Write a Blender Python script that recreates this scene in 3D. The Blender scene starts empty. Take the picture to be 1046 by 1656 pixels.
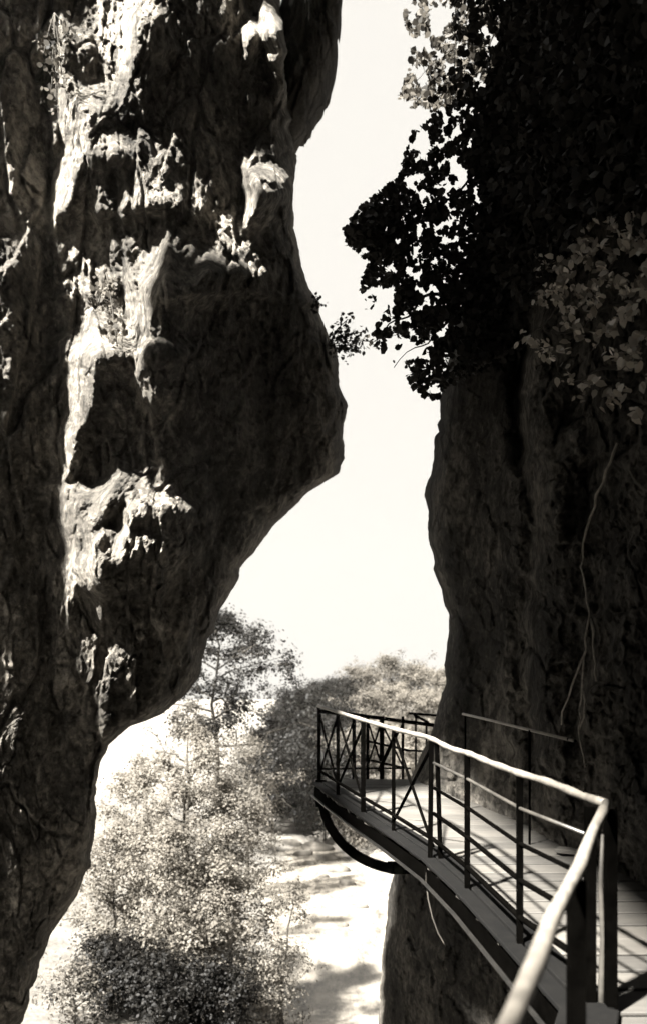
import bpy, math, random
import numpy as np
from mathutils import Vector

random.seed(7)
rng = np.random.default_rng(7)
R = math.radians
scene = bpy.context.scene
COL = scene.collection

# ------------------------------------------------------------------ picture geometry -> metres
F, HZ, CX, EYE = 1300.0, 1130.0, 523.0, 1.7          # focal length and horizon in photo pixels, eye height over the deck
def P(px, py, d):
    """point seen at photo pixel (px, py) at d metres in front of the camera"""
    return np.array([(px - CX) * d / F, d, EYE - (py - HZ) * d / F])
SLOPE = 70.0 / F                                       # the gallery climbs gently away from the camera
def deck_z(y): return SLOPE * y

# ------------------------------------------------------------------ helpers
def tag(o, label=None, cat=None, group=None, kind=None):
    if label: o['label'] = label
    if cat: o['category'] = cat
    if group: o['group'] = group
    if kind: o['kind'] = kind
    return o

def empty(name, loc=(0, 0, 0)):
    o = bpy.data.objects.new(name, None); COL.objects.link(o)
    o.location = tuple(float(v) for v in loc); o.empty_display_size = .2
    return o

def obj(name, V, Fc, mat, parent=None, smooth=False):
    """one mesh object; V in world metres, moved into the parent's frame"""
    V = np.asarray(V, dtype=np.float64)
    if parent is not None:
        off = np.array(parent.location) if parent.parent is None else np.array(parent.location) + np.array(parent.parent.location)
        V = V - off
    me = bpy.data.meshes.new(name)
    if isinstance(Fc, np.ndarray):
        n, k = Fc.shape
        me.vertices.add(len(V)); me.vertices.foreach_set('co', V.astype(np.float32).ravel())
        me.loops.add(n * k); me.loops.foreach_set('vertex_index', Fc.astype(np.int32).ravel())
        me.polygons.add(n)
        me.polygons.foreach_set('loop_start', np.arange(0, n * k, k, dtype=np.int32))
        me.update(calc_edges=True)
    else:
        me.from_pydata([tuple(v) for v in V], [], Fc); me.update()
    if smooth:
        me.polygons.foreach_set('use_smooth', np.ones(len(me.polygons), dtype=bool))
    me.validate()
    if mat: me.materials.append(mat)
    o = bpy.data.objects.new(name, me); COL.objects.link(o)
    if parent is not None: o.parent = parent
    return o

class MB:
    """collects tubes and boxes into one mesh"""
    def __init__(s): s.v, s.f = [], []
    def tube(s, pts, rad, n=8, cap=True):
        pts = [np.asarray(p, float) for p in pts]
        rad = [rad] * len(pts) if np.isscalar(rad) else list(rad)
        base = len(s.v); m = len(pts)
        up = np.array([0, 0, 1.0]); prev = None
        for i, p in enumerate(pts):
            t = pts[min(i + 1, m - 1)] - pts[max(i - 1, 0)]
            t = t / (np.linalg.norm(t) + 1e-9)
            if prev is None:
                a = np.cross(t, up)
                if np.linalg.norm(a) < .2: a = np.cross(t, np.array([1.0, 0, 0]))
            else:
                a = prev - t * np.dot(prev, t)
            a /= np.linalg.norm(a) + 1e-9; prev = a
            b = np.cross(t, a)
            for k in range(n):
                an = 2 * math.pi * k / n
                s.v.append(p + rad[i] * (math.cos(an) * a + math.sin(an) * b))
        for i in range(m - 1):
            for k in range(n):
                q = (k + 1) % n
                s.f.append((base + i * n + k, base + i * n + q, base + (i + 1) * n + q, base + (i + 1) * n + k))
        if cap:
            s.f.append(tuple(base + k for k in range(n))[::-1])
            s.f.append(tuple(base + (m - 1) * n + k for k in range(n)))
        return s
    def bar(s, a, b, w, h, up=(0, 0, 1)):
        """rectangular bar from a to b, w across, h along up"""
        a, b = np.asarray(a, float), np.asarray(b, float)
        t = b - a; t /= np.linalg.norm(t) + 1e-9
        u = np.asarray(up, float)
        if abs(np.dot(u, t)) > .95: u = np.array([0, 1.0, 0])
        r = np.cross(t, u); r /= np.linalg.norm(r); u = np.cross(r, t)
        k = len(s.v)
        for p in (a, b):
            for sr, su in ((-1, -1), (1, -1), (1, 1), (-1, 1)):
                s.v.append(p + r * sr * w / 2 + u * su * h / 2)
        s.f += [(k, k + 1, k + 2, k + 3), (k + 7, k + 6, k + 5, k + 4)]
        for i in range(4):
            j = (i + 1) % 4
            s.f.append((k + j, k + i, k + 4 + i, k + 4 + j))
        return s
    def hexa(s, c8):
        k = len(s.v); s.v += [np.asarray(c, float) for c in c8]
        s.f += [(k + 3, k + 2, k + 1, k), (k + 4, k + 5, k + 6, k + 7)]
        for i in range(4):
            j = (i + 1) % 4
            s.f.append((k + i, k + j, k + 4 + j, k + 4 + i))
        return s
    def build(s, name, mat, parent=None, smooth=False, bevel=0):
        o = obj(name, np.array(s.v), s.f, mat, parent, smooth)
        if bevel:
            m = o.modifiers.new('bevel', 'BEVEL'); m.width = bevel; m.segments = 1; m.limit_method = 'ANGLE'
        return o

# value noise on numpy arrays
_tab = np.random.default_rng(3).random((256, 256))
def vnoise(x, y):
    xi, yi = np.floor(x).astype(int), np.floor(y).astype(int)
    fx, fy = x - xi, y - yi
    fx, fy = fx * fx * (3 - 2 * fx), fy * fy * (3 - 2 * fy)
    g = lambda a, b: _tab[a & 255, b & 255]
    return (g(xi, yi) * (1 - fx) + g(xi + 1, yi) * fx) * (1 - fy) + (g(xi, yi + 1) * (1 - fx) + g(xi + 1, yi + 1) * fx) * fy
def fbm(x, y, o=5, gain=.5):
    s, a, t = 0, 1, 0
    for i in range(o):
        s = s + a * (vnoise(x * 2 ** i + 17.3 * i, y * 2 ** i + 9.1 * i) - .5); t += a; a *= gain
    return s / t * 2
def ridge(x, y, o=4):
    s, a, t = 0, 1, 0
    for i in range(o):
        s = s + a * (1 - np.abs(2 * vnoise(x * 2 ** i + 31.7 * i, y * 2 ** i + 5.3 * i) - 1)); t += a; a *= .5
    return s / t
_cx, _cy, _ch = (np.random.default_rng(k).random((256, 256)) for k in (5, 6, 8))
def worley(x, y):
    """cell noise: distance to the crack between cells, and a random tilt plane per cell"""
    xi, yi = np.floor(x).astype(int), np.floor(y).astype(int)
    f1 = np.full(x.shape, 9.0); f2 = f1.copy(); pl = np.zeros(x.shape)
    for i in (-1, 0, 1):
        for j in (-1, 0, 1):
            a, b = (xi + i) & 255, (yi + j) & 255
            px, py = xi + i + _cx[a, b], yi + j + _cy[a, b]
            d = np.hypot(x - px, y - py)
            tilt = (_ch[a, b] - .5) + (x - px) * (_cx[b, a] - .5) * 1.6 + (y - py) * (_cy[b, a] - .5) * 1.6
            near = d < f1
            f2 = np.where(near, f1, np.minimum(f2, d)); pl = np.where(near, tilt, pl); f1 = np.where(near, d, f1)
    return f2 - f1, pl
def facets(x, y):
    wx, wy = x + .5 * fbm(x * 1.3, y * 1.3, 3), y + .5 * fbm(x * 1.3 + 9, y * 1.3 + 4, 3)
    e, pl = worley(wx, wy)
    return pl * sstep(0, .12, e) - .35 * (1 - sstep(0, .10, e))
def chips(ys, seed, amp):
    r = np.random.default_rng(seed); k = [-3000.0]
    while k[-1] < 3000: k.append(k[-1] + r.uniform(6, 34))
    return np.interp(ys, k, r.uniform(-amp, amp, len(k)))
def sstep(a, b, x):
    t = np.clip((x - a) / (b - a), 0, 1); return t * t * (3 - 2 * t)

# ------------------------------------------------------------------ materials (a warm monochrome print)
TINT = (1.0, .91, .78)
K = .62                                               # print density
def tint(v): return (v * K * TINT[0], v * K * TINT[1], v * K * TINT[2], 1)
def new_mat(name):
    m = bpy.data.materials.new(name); m.use_nodes = True
    nt = m.node_tree; b = nt.nodes['Principled BSDF']
    return m, nt, b
def noise_node(nt, vec, scale, detail=6, rough=.6):
    n = nt.nodes.new('ShaderNodeTexNoise'); n.inputs['Scale'].default_value = scale
    n.inputs['Detail'].default_value = detail; n.inputs['Roughness'].default_value = rough
    if vec is not None: nt.links.new(vec, n.inputs['Vector'])
    return n
def ramp(nt, fac, stops):
    r = nt.nodes.new('ShaderNodeValToRGB'); e = r.color_ramp.elements
    while len(e) < len(stops): e.new(.5)
    for el, (p, v) in zip(e, stops): el.position = p; el.color = tint(v)
    nt.links.new(fac, r.inputs['Fac']); return r
def coords(nt, scale=(1, 1, 1)):
    tc = nt.nodes.new('ShaderNodeTexCoord'); mp = nt.nodes.new('ShaderNodeMapping')
    mp.inputs['Scale'].default_value = scale
    nt.links.new(tc.outputs['Object'], mp.inputs['Vector']); return mp.outputs['Vector']
def bump(nt, b, hs, strength, dist):
    last = None
    for h, s, d in zip(hs, strength, dist):
        n = nt.nodes.new('ShaderNodeBump'); n.inputs['Strength'].default_value = s; n.inputs['Distance'].default_value = d
        nt.links.new(h, n.inputs['Height'])
        if last: nt.links.new(last, n.inputs['Normal'])
        last = n.outputs['Normal']
    nt.links.new(last, b.inputs['Normal'])

def rock_mat(name, lo, mid, hi, seed):
    m, nt, b = new_mat(name)
    v = coords(nt, (1, 1, .7)); v2 = coords(nt, (1, 1, 1))
    mp = nt.nodes.new('ShaderNodeVectorMath'); mp.operation = 'ADD'; mp.inputs[1].default_value = (seed, seed * 2.1, 0)
    nt.links.new(v, mp.inputs[0]); v = mp.outputs[0]
    big = noise_node(nt, v, .9, 8, .65); small = noise_node(nt, v2, 9, 8, .7)
    mix = nt.nodes.new('ShaderNodeMath'); mix.operation = 'MULTIPLY_ADD'
    mix.inputs[1].default_value = .45
    nt.links.new(small.outputs['Fac'], mix.inputs[0])
    sc = nt.nodes.new('ShaderNodeMath'); sc.operation = 'MULTIPLY'; sc.inputs[1].default_value = .55
    nt.links.new(big.outputs['Fac'], sc.inputs[0]); nt.links.new(sc.outputs[0], mix.inputs[2])
    r = ramp(nt, mix.outputs[0], [(.36, lo), (.5, mid), (.64, hi)])
    nt.links.new(r.outputs['Color'], b.inputs['Base Color'])
    b.inputs['Roughness'].default_value = .9; b.inputs['Specular IOR Level'].default_value = .15
    fine = noise_node(nt, v2, 28, 6, .7)
    vor = nt.nodes.new('ShaderNodeTexVoronoi'); vor.feature = 'DISTANCE_TO_EDGE'; vor.inputs['Scale'].default_value = 2.2
    nt.links.new(v, vor.inputs['Vector'])
    vr = nt.nodes.new('ShaderNodeMapRange'); vr.inputs['From Max'].default_value = .12
    wv = nt.nodes.new('ShaderNodeMix'); wv.data_type = 'VECTOR'; wv.inputs['Factor'].default_value = .18
    nt.links.new(v, wv.inputs['A']); nt.links.new(small.outputs['Color'], wv.inputs['B']); nt.links.new(wv.outputs['Result'], vor.inputs['Vector'])
    nt.links.new(vor.outputs['Distance'], vr.inputs['Value'])
    bump(nt, b, [vr.outputs[0], small.outputs['Fac'], fine.outputs['Fac']], [.6, .9, .8], [.06, .12, .035])
    return m

def leaf_mat(name, lo, hi, trans=.35, rough=.55, spec=.12):
    m, nt, b = new_mat(name)
    g = nt.nodes.new('ShaderNodeNewGeometry')
    r = ramp(nt, g.outputs['Random Per Island'], [(0, lo), (1, hi)])
    nt.links.new(r.outputs['Color'], b.inputs['Base Color'])
    b.inputs['Roughness'].default_value = rough; b.inputs['Specular IOR Level'].default_value = spec
    t = nt.nodes.new('ShaderNodeBsdfTranslucent'); nt.links.new(r.outputs['Color'], t.inputs['Color'])
    mx = nt.nodes.new('ShaderNodeMixShader'); mx.inputs[0].default_value = trans
    out = nt.nodes['Material Output']
    nt.links.new(b.outputs[0], mx.inputs[1]); nt.links.new(t.outputs[0], mx.inputs[2]); nt.links.new(mx.outputs[0], out.inputs['Surface'])
    return m

def plain_mat(name, lo, hi, scale=(6, 6, 6), rough=.7, spec=.3, bd=.01, nsc=1.0, metallic=0):
    m, nt, b = new_mat(name)
    v = coords(nt, scale); n = noise_node(nt, v, nsc, 8, .65)
    r = ramp(nt, n.outputs['Fac'], [(.32, lo), (.68, hi)])
    nt.links.new(r.outputs['Color'], b.inputs['Base Color'])
    b.inputs['Roughness'].default_value = rough; b.inputs['Specular IOR Level'].default_value = spec; b.inputs['Metallic'].default_value = metallic
    bump(nt, b, [n.outputs['Fac']], [.7], [bd]); return m

M = {}
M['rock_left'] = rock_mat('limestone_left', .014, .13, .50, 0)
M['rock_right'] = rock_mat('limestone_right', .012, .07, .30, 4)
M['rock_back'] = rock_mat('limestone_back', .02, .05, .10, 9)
M['bark'] = plain_mat('bark', .03, .09, (8, 8, 2), .9, .1, .02)
M['iron'] = plain_mat('shade_dark_iron', .0006, .0016, (12, 12, 12), 1.0, .0, .003)  # near-black: shade on the ironwork is put into its colour
M['hand_wood'] = plain_mat('peeled_handrail_wood', .10, .24, (14, 14, 14), .5, .4, .004)
M['plank'] = None
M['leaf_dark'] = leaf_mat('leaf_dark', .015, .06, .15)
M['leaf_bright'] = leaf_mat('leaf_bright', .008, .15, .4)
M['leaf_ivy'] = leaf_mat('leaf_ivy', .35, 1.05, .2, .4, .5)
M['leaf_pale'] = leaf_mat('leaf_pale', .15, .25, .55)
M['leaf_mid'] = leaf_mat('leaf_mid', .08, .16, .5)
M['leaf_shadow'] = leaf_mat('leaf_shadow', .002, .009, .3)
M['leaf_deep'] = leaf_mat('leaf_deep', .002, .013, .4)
M['root'] = plain_mat('dry_vine', .2, .6, (20, 20, 20), .8, .1, .004)
M['stone'] = plain_mat('river_boulder', .04, .14, (2, 2, 2), .85, .2, .05)

def plank_mat():
    m, nt, b = new_mat('weathered_planks')
    g = nt.nodes.new('ShaderNodeNewGeometry')
    v = coords(nt, (2, 22, 22)); n = noise_node(nt, v, 1.0, 8, .7)
    v2 = coords(nt, (1.3, 1.3, 1.3)); n2 = noise_node(nt, v2, 1.6, 5, .6)
    a = nt.nodes.new('ShaderNodeMath'); a.operation = 'MULTIPLY_ADD'; a.inputs[1].default_value = .35
    nt.links.new(g.outputs['Random Per Island'], a.inputs[0])
    s = nt.nodes.new('ShaderNodeMath'); s.operation = 'MULTIPLY'; s.inputs[1].default_value = .5
    nt.links.new(n.outputs['Fac'], s.inputs[0]); nt.links.new(s.outputs[0], a.inputs[2])
    a2 = nt.nodes.new('ShaderNodeMath'); a2.operation = 'MULTIPLY_ADD'; a2.inputs[1].default_value = .4
    nt.links.new(n2.outputs['Fac'], a2.inputs[0]); nt.links.new(a.outputs[0], a2.inputs[2])
    r = ramp(nt, a2.outputs[0], [(.3, .010), (.55, .042), (.85, .09)])
    nt.links.new(r.outputs['Color'], b.inputs['Base Color'])
    b.inputs['Roughness'].default_value = .75
    bump(nt, b, [n.outputs['Fac']], [.6], [.006]); return m
M['plank'] = plank_mat()

def ground_mat():
    m, nt, b = new_mat('gravel_and_grass')
    tc = nt.nodes.new('ShaderNodeTexCoord')
    n = noise_node(nt, tc.outputs['Object'], .35, 10, .75)
    n2 = noise_node(nt, tc.outputs['Object'], 6, 10, .85)
    mx = nt.nodes.new('ShaderNodeMath'); mx.operation = 'MULTIPLY_ADD'; mx.inputs[1].default_value = .5
    s = nt.nodes.new('ShaderNodeMath'); s.operation = 'MULTIPLY'; s.inputs[1].default_value = .5
    nt.links.new(n.outputs['Fac'], s.inputs[0]); nt.links.new(n2.outputs['Fac'], mx.inputs[0]); nt.links.new(s.outputs[0], mx.inputs[2])
    r = ramp(nt, mx.outputs[0], [(.38, .02), (.47, .09), (.60, .24)])
    nt.links.new(r.outputs['Color'], b.inputs['Base Color']); b.inputs['Roughness'].default_value = .95
    bump(nt, b, [n2.outputs['Fac']], [.8], [.15]); return m
M['ground'] = ground_mat()
def water_mat():
    m, nt, b = new_mat('milky_river')
    v = coords(nt, (1, .35, 1)); n = noise_node(nt, v, 1.6, 6, .6)
    n2 = noise_node(nt, v, 1.1, 10, .8)
    r = ramp(nt, n2.outputs['Fac'], [(.34, .05), (.47, .17), (.62, .32)])
    nt.links.new(r.outputs['Color'], b.inputs['Base Color'])
    b.inputs['Roughness'].default_value = .22; b.inputs['IOR'].default_value = 1.33
    bump(nt, b, [n.outputs['Fac']], [.5], [.08]); return m
M['water'] = water_mat()

# ------------------------------------------------------------------ cliffs
def grid_faces(nr, nc):
    i = np.arange(nr - 1)[:, None] * nc + np.arange(nc - 1)[None, :]
    i = i.ravel()
    return np.stack([i, i + 1, i + nc + 1, i + nc], 1)

LEFT_EDGE = [(-600, 430), (-200, 445), (0, 452), (40, 458), (90, 461), (170, 466), (215, 471), (260, 477), (300, 472), (360, 475), (430, 485),
             (465, 495), (490, 515), (540, 531), (590, 550), (625, 553), (650, 560), (740, 556), (765, 546), (795, 502), (850, 441),
             (915, 391), (980, 361), (1030, 341), (1075, 326), (1100, 318), (1125, 301), (1155, 266), (1165, 240), (1175, 211), (1205, 176),
             (1245, 160), (1290, 152), (1330, 155), (1400, 145), (1455, 120), (1510, 82), (1580, 60), (1610, 48), (1680, 24), (1800, -10), (1900, -40)]
# bright ribs of the cleft: faces turned to the left, towards the sun (photo px, py, half width)
RIBS = [
    [(96, 40, 8), (95, 110, 7), (100, 170, 11), (112, 240, 15), (105, 300, 15), (90, 350, 7)],
    [(122, 170, 11), (134, 240, 9), (148, 310, 5)],
    [(208, 20, 16), (204, 90, 15), (194, 165, 10)], [(176, 120, 5), (165, 190, 6), (176, 250, 4)],
    [(195, 275, 7), (200, 335, 7)], [(220, 280, 6), (222, 325, 6)],
    [(158, 340, 9), (180, 380, 8), (200, 430, 7), (214, 500, 8), (222, 560, 7)],
    [(262, 375, 9), (250, 440, 16), (234, 500, 14), (228, 560, 8), (220, 640, 5)],
    [(110, 480, 7), (104, 555, 8), (90, 640, 6), (90, 700, 5)],
    [(146, 530, 13), (130, 600, 20), (118, 660, 19), (106, 710, 11), (100, 770, 10), (108, 830, 20), (130, 890, 24), (146, 950, 18), (160, 1015, 5)],
    [(182, 765, 15), (160, 810, 16)], [(206, 825, 9), (190, 885, 7)], [(100, 910, 9), (112, 980, 8), (105, 1070, 4)],
    [(424, 20, 10), (436, 60, 11), (441, 110, 11), (455, 170, 7), (461, 205, 5)], [(402, 50, 6), (398, 75, 5)], [(412, 135, 6), (398, 152, 6)],
    [(394, 270, 5), (408, 315, 11), (398, 355, 6)], [(336, 425, 10), (300, 462, 7)], [(242, 645, 5), (243, 675, 4)],
    [(170, 450, 8), (172, 480, 6)],
]
def build_left_cliff():
    ys = np.concatenate([np.arange(-560, -40, 9.0), np.arange(-40, 1700, 2.6), np.arange(1700, 1860, 8.0)])
    e = np.array(LEFT_EDGE, float)
    xo = np.interp(ys, e[:, 0], e[:, 1])
    xo = xo + 5 * fbm(ys / 42.0, ys * 0 + 3.3, 6, .68) + chips(ys, 1, 4.0)
    nt_ = 380
    xl = -420.0
    t = np.linspace(0, 1, nt_) ** .8
    X = xl + (xo[:, None] - xl) * t[None, :]
    Y = np.repeat(ys[:, None], nt_, 1)
    warp = 26 * fbm(X / 260 + 4, Y / 210, 3)
    xw = X + warp
    D = np.interp(xw, [-420, -120, 20, 78, 232, 330, 450, 560], [9.1, 10.3, 10.85, 11.35, 11.0, 12.0, 13.1, 14.4])
    # the boss: leans out down to its brow at py ~ 485, undercut below it
    brow = 487 - 18 * np.sin((X - 240) / 260 * 3.1)
    inb = sstep(210, 300, X)
    lean = np.where(Y < brow, 1.1 - (brow - Y) * .0019, 1.1 - sstep(0, 14, Y - brow) * .25 - (Y - brow) * .0020)
    D = D - lean * inb
    D = D + (1 - inb) * np.clip(Y - 620, 0, None) * .0009
    # sawtooth relief of the ribs
    lit = np.zeros_like(X); wide = np.zeros_like(X)
    for rib in RIBS:
        r = np.array(rib, float)
        order = np.argsort(r[:, 1]); r = r[order]
        cx = np.interp(ys, r[:, 1], r[:, 0]); w = np.interp(ys, r[:, 1], r[:, 2]) * 1.25
        inside = sstep(r[0, 1] - 40, r[0, 1] + 20, ys) * (1 - sstep(r[-1, 1] - 15, r[-1, 1] + 45, ys))
        w = w * inside
        edge = np.abs(X - cx[:, None] + 7 * fbm(X / 22, Y / 26, 3)) - w[:, None]
        lit = np.maximum(lit, (1 - sstep(-3, 3, edge)) * (w[:, None] > 1))
        wide = np.maximum(wide, (edge < 3) * sstep(9, 15, w)[:, None])
    streak = fbm(X / 14 + .4 * fbm(X / 40, Y / 60, 3), Y / 150 + 5, 4, .6)
    lit = lit * np.maximum(sstep(-.30, -.06, streak), wide * sstep(-.75, -.35, streak))
    dx = np.diff(X, axis=1, prepend=X[:, :1]) * D / F
    rel = np.zeros_like(X); cur = np.zeros(len(ys))
    for j in range(nt_):
        cur = np.maximum(cur + lit[:, j] * dx[:, j] * np.where(X[:, j] > 380, 8, np.where(X[:, j] > 290, 4.2, 2.9 - 1.1 * wide[:, j])) - (1 - lit[:, j]) * dx[:, j] * .95, 0)
        rel[:, j] = cur
    # soften along the wall so that ribs begin and end gradually
    k = np.exp(-(np.arange(-18, 19) / 5.0) ** 2); k /= k.sum()
    pad = np.pad(rel, ((18, 18), (0, 0)), mode='edge')
    rel = sum(k[i] * pad[i:i + len(ys)] for i in range(37))
    D = D - rel
    rough = (.26 * fbm(X / 130, Y / 230, 5, .55) + .15 * (ridge(X / 60 + 2, Y / 130, 4) - .5) + .24 * facets(X / 85 + 3 + Y / 900, Y / 210) + .14 * facets(X / 30 - Y / 500, Y / 68 + 7)
             + .055 * facets(X / 12 + 2, Y / 20) + .05 * fbm(X / 9, Y / 11, 4, .65))
    D = D - rough * (1 - .55 * lit)
    # turn away at the silhouette
    s = xo[:, None] - X
    D = D + .9 * np.exp(-s / 9.0) + .5 * np.exp(-s / 40.0)
    # back of the rock
    cols = [(X, D)]
    xb, db = X[:, -1], D[:, -1]
    for inset, add in ((2, .2), (7, .5), (16, .9), (30, 1.4), (50, 1.9), (80, 2.5)):
        cols.append(((xb - inset + 3 * fbm(ys / 30, ys * 0 + inset, 3))[:, None], (db + add)[:, None]))
    X = np.concatenate([c[0] for c in cols], 1); D = np.concatenate([c[1] for c in cols], 1)
    Y = np.repeat(ys[:, None], X.shape[1], 1)
    V = np.stack([(X - CX) * D / F, D, EYE - (Y - HZ) * D / F], -1).reshape(-1, 3)
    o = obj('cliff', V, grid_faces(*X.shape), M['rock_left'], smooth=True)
    return tag(o, 'tall overhanging limestone cliff with sunlit ribs, on the left side of the gorge', 'cliff', kind='structure')
build_left_cliff()

def blob_rock(name, outline_px, d0, thick, mat, label, cat, kind=None, seed=0):
    """a boulder-like mass whose outline follows photo pixels, with its own depth"""
    pts = np.array(outline_px, float); c = pts.mean(0)
    # resample
    seg = np.concatenate([pts, pts[:1]]); L = np.concatenate([[0], np.cumsum(np.linalg.norm(np.diff(seg, axis=0), axis=1))])
    n = 260; s = np.linspace(0, L[-1], n, endpoint=False)
    ring = np.stack([np.interp(s, L, seg[:, 0]), np.interp(s, L, seg[:, 1])], 1)
    ring = ring + 4 * np.stack([fbm(s / 35, s * 0 + seed, 4), fbm(s / 35, s * 0 + seed + 7, 4)], 1)
    V = []; rings = 60
    for k in range(rings):
        a = math.pi * k / (rings - 1); r = math.sin(a) ** .6 if 0 < k < rings - 1 else .02
        depth = d0 - math.cos(a) * thick
        q = c + (ring - c) * r
        dd = depth + .25 * fbm(q[:, 0] / 40 + seed, q[:, 1] / 50, 4) - .3 * facets(q[:, 0] / 40, q[:, 1] / 60) - .12 * facets(q[:, 0] / 15, q[:, 1] / 20)
        V.append(np.stack([(q[:, 0] - CX) * d0 / F * (1 if depth < d0 else 1), dd, EYE - (q[:, 1] - HZ) * d0 / F], 1))
    V = np.concatenate(V); Fc = []
    for k in range(rings - 1):
        for i in range(n):
            j = (i + 1) % n
            Fc.append((k * n + i, k * n + j, (k + 1) * n + j, (k + 1) * n + i))
    o = obj(name, V, np.array(Fc), mat, smooth=True)
    return tag(o, label, cat, kind=kind)
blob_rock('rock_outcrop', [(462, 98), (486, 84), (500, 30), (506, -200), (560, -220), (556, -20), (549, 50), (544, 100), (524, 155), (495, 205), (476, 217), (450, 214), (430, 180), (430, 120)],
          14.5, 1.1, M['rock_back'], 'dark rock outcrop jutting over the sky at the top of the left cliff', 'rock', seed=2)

RIGHT_EDGE = [(-600, 760), (0, 830), (150, 800), (300, 785), (450, 758), (540, 732), (600, 720), (660, 712), (740, 700), (800, 688), (850, 692), (910, 700), (950, 712), (990, 722), (1020, 724),
              (1110, 719), (1160, 705), (1200, 690), (1265, 662), (1330, 645), (1395, 640), (1440, 632), (1500, 622), (1560, 615), (1620, 612), (1900, 590)]
def build_right_cliff():
    ys = np.concatenate([np.arange(-2200, -700, 40.0), np.arange(-700, -40, 10.0), np.arange(-40, 1700, 3.0), np.arange(1700, 1860, 8.0)])
    e = np.array(RIGHT_EDGE, float)
    xo = np.interp(ys, e[:, 0], e[:, 1]) + 4 * fbm(ys / 36.0, ys * 0 + 8.3, 6, .66) + chips(ys, 2, 3.0)
    n = 260
    t = np.linspace(0, 1, n); xr = 1300.0
    X = xo[:, None] + (xr - xo[:, None]) * t[None, :]
    Y = np.repeat(ys[:, None], n, 1)
    D = np.interp(X, [560, 612, 665, 720, 820, 910, 1000, 1046, 1150, 1300], [13.5, 12.3, 11.15, 9.9, 8.45, 7.05, 6.05, 5.5, 4.55, 3.6])
    xw = X + 44 * fbm(X / 260, Y / 150, 5, .6)
    gv = np.clip(.5 + 1.1 * fbm(X / 90 + 3, Y / 120 + 8, 3), 0, 1.2)
    groove = np.exp(-((xw - 846) / 13.0) ** 2)
    up = sstep(1330, 1180, Y)
    D = D + .6 * groove * up * gv
    rib = np.exp(-((xw - 885) / 26.0) ** 2); D = D - .26 * rib * up * gv
    D = D + .35 * np.exp(-((xw - 945) / 24.0) ** 2) * up * gv
    hollow = np.exp(-((X - 780) / 50.0) ** 2) * np.exp(-((Y - 1010) / 260.0) ** 2); D = D + .35 * hollow
    D = D - .9 * sstep(500, -200, Y) * sstep(760, 1000, X)                       # overhangs the path higher up
    D = D + .35 * sstep(1330, 1420, Y)                                          # cut back under the deck
    am = 1 - .55 * np.exp(-((X - 770) / 70.0) ** 2)
    D = D - am * (.22 * fbm(X / 90 + 9, Y / 170, 5, .55) * up + .12 * (ridge(X / 55 + 5, Y / 75, 5) - .5) * (.4 + .6 * up) + .15 * facets(X / 60 + 1, Y / 90) + .09 * facets(X / 26, Y / 34 + 3) + .04 * facets(X / 11 + 5, Y / 13) + .05 * fbm(X / 9, Y / 10, 4, .65))
    s = X - xo[:, None]
    D = D + .8 * np.exp(-s / 9.0) + .3 * np.exp(-s / 35.0)
    cols = []
    xb, db = X[:, 0], D[:, 0]
    for inset, add in reversed(((2, .3), (7, .8), (16, 1.6), (30, 2.8), (50, 4.5), (80, 7.0))):
        cols.append(((xb + inset + 3 * fbm(ys / 30, ys * 0 + inset, 3))[:, None], (db + add)[:, None]))
    cols.append((X, D))
    X = np.concatenate([c[0] for c in cols], 1); D = np.concatenate([c[1] for c in cols], 1)
    Y = np.repeat(ys[:, None], X.shape[1], 1)
    G = np.stack([(X - CX) * D / F, D, EYE - (Y - HZ) * D / F], -1)
    # the wall goes on beside and behind the camera
    tail = []
    last = G[:, -1]; z = last[:, 2]
    zt = EYE - (ys - HZ) * 5.0 / F
    for k, (x, y) in enumerate(((2.25, 2.6), (2.35, 1.2), (2.3, -.6), (2.4, -3), (2.3, -6), (1.6, -9), (-1.5, -10.5))):
        w = min(1, (k + 1) / 3)
        tail.append(np.stack([x + .25 * fbm(zt / 2, zt * 0 + k, 4), y + 0 * zt, z * (1 - w) + zt * 1.6 * w], 1)[:, None])
    G = np.concatenate([G] + tail, 1)
    # unseen overhang added high over the path, cutting skylight to darken the walls
    lean = np.clip(G[..., 2] - 9.6, 0, 6) * sstep(9.4, 7.6, G[..., 1])
    G[..., 0] -= .62 * lean * (1 + .25 * fbm(G[..., 1], G[..., 2] / 2, 3))
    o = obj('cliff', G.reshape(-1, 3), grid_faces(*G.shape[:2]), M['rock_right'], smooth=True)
    return tag(o, 'dark shaded cliff face rising beside the wooden walkway, on the right of the gorge', 'cliff', kind='structure')
build_right_cliff()

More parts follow.
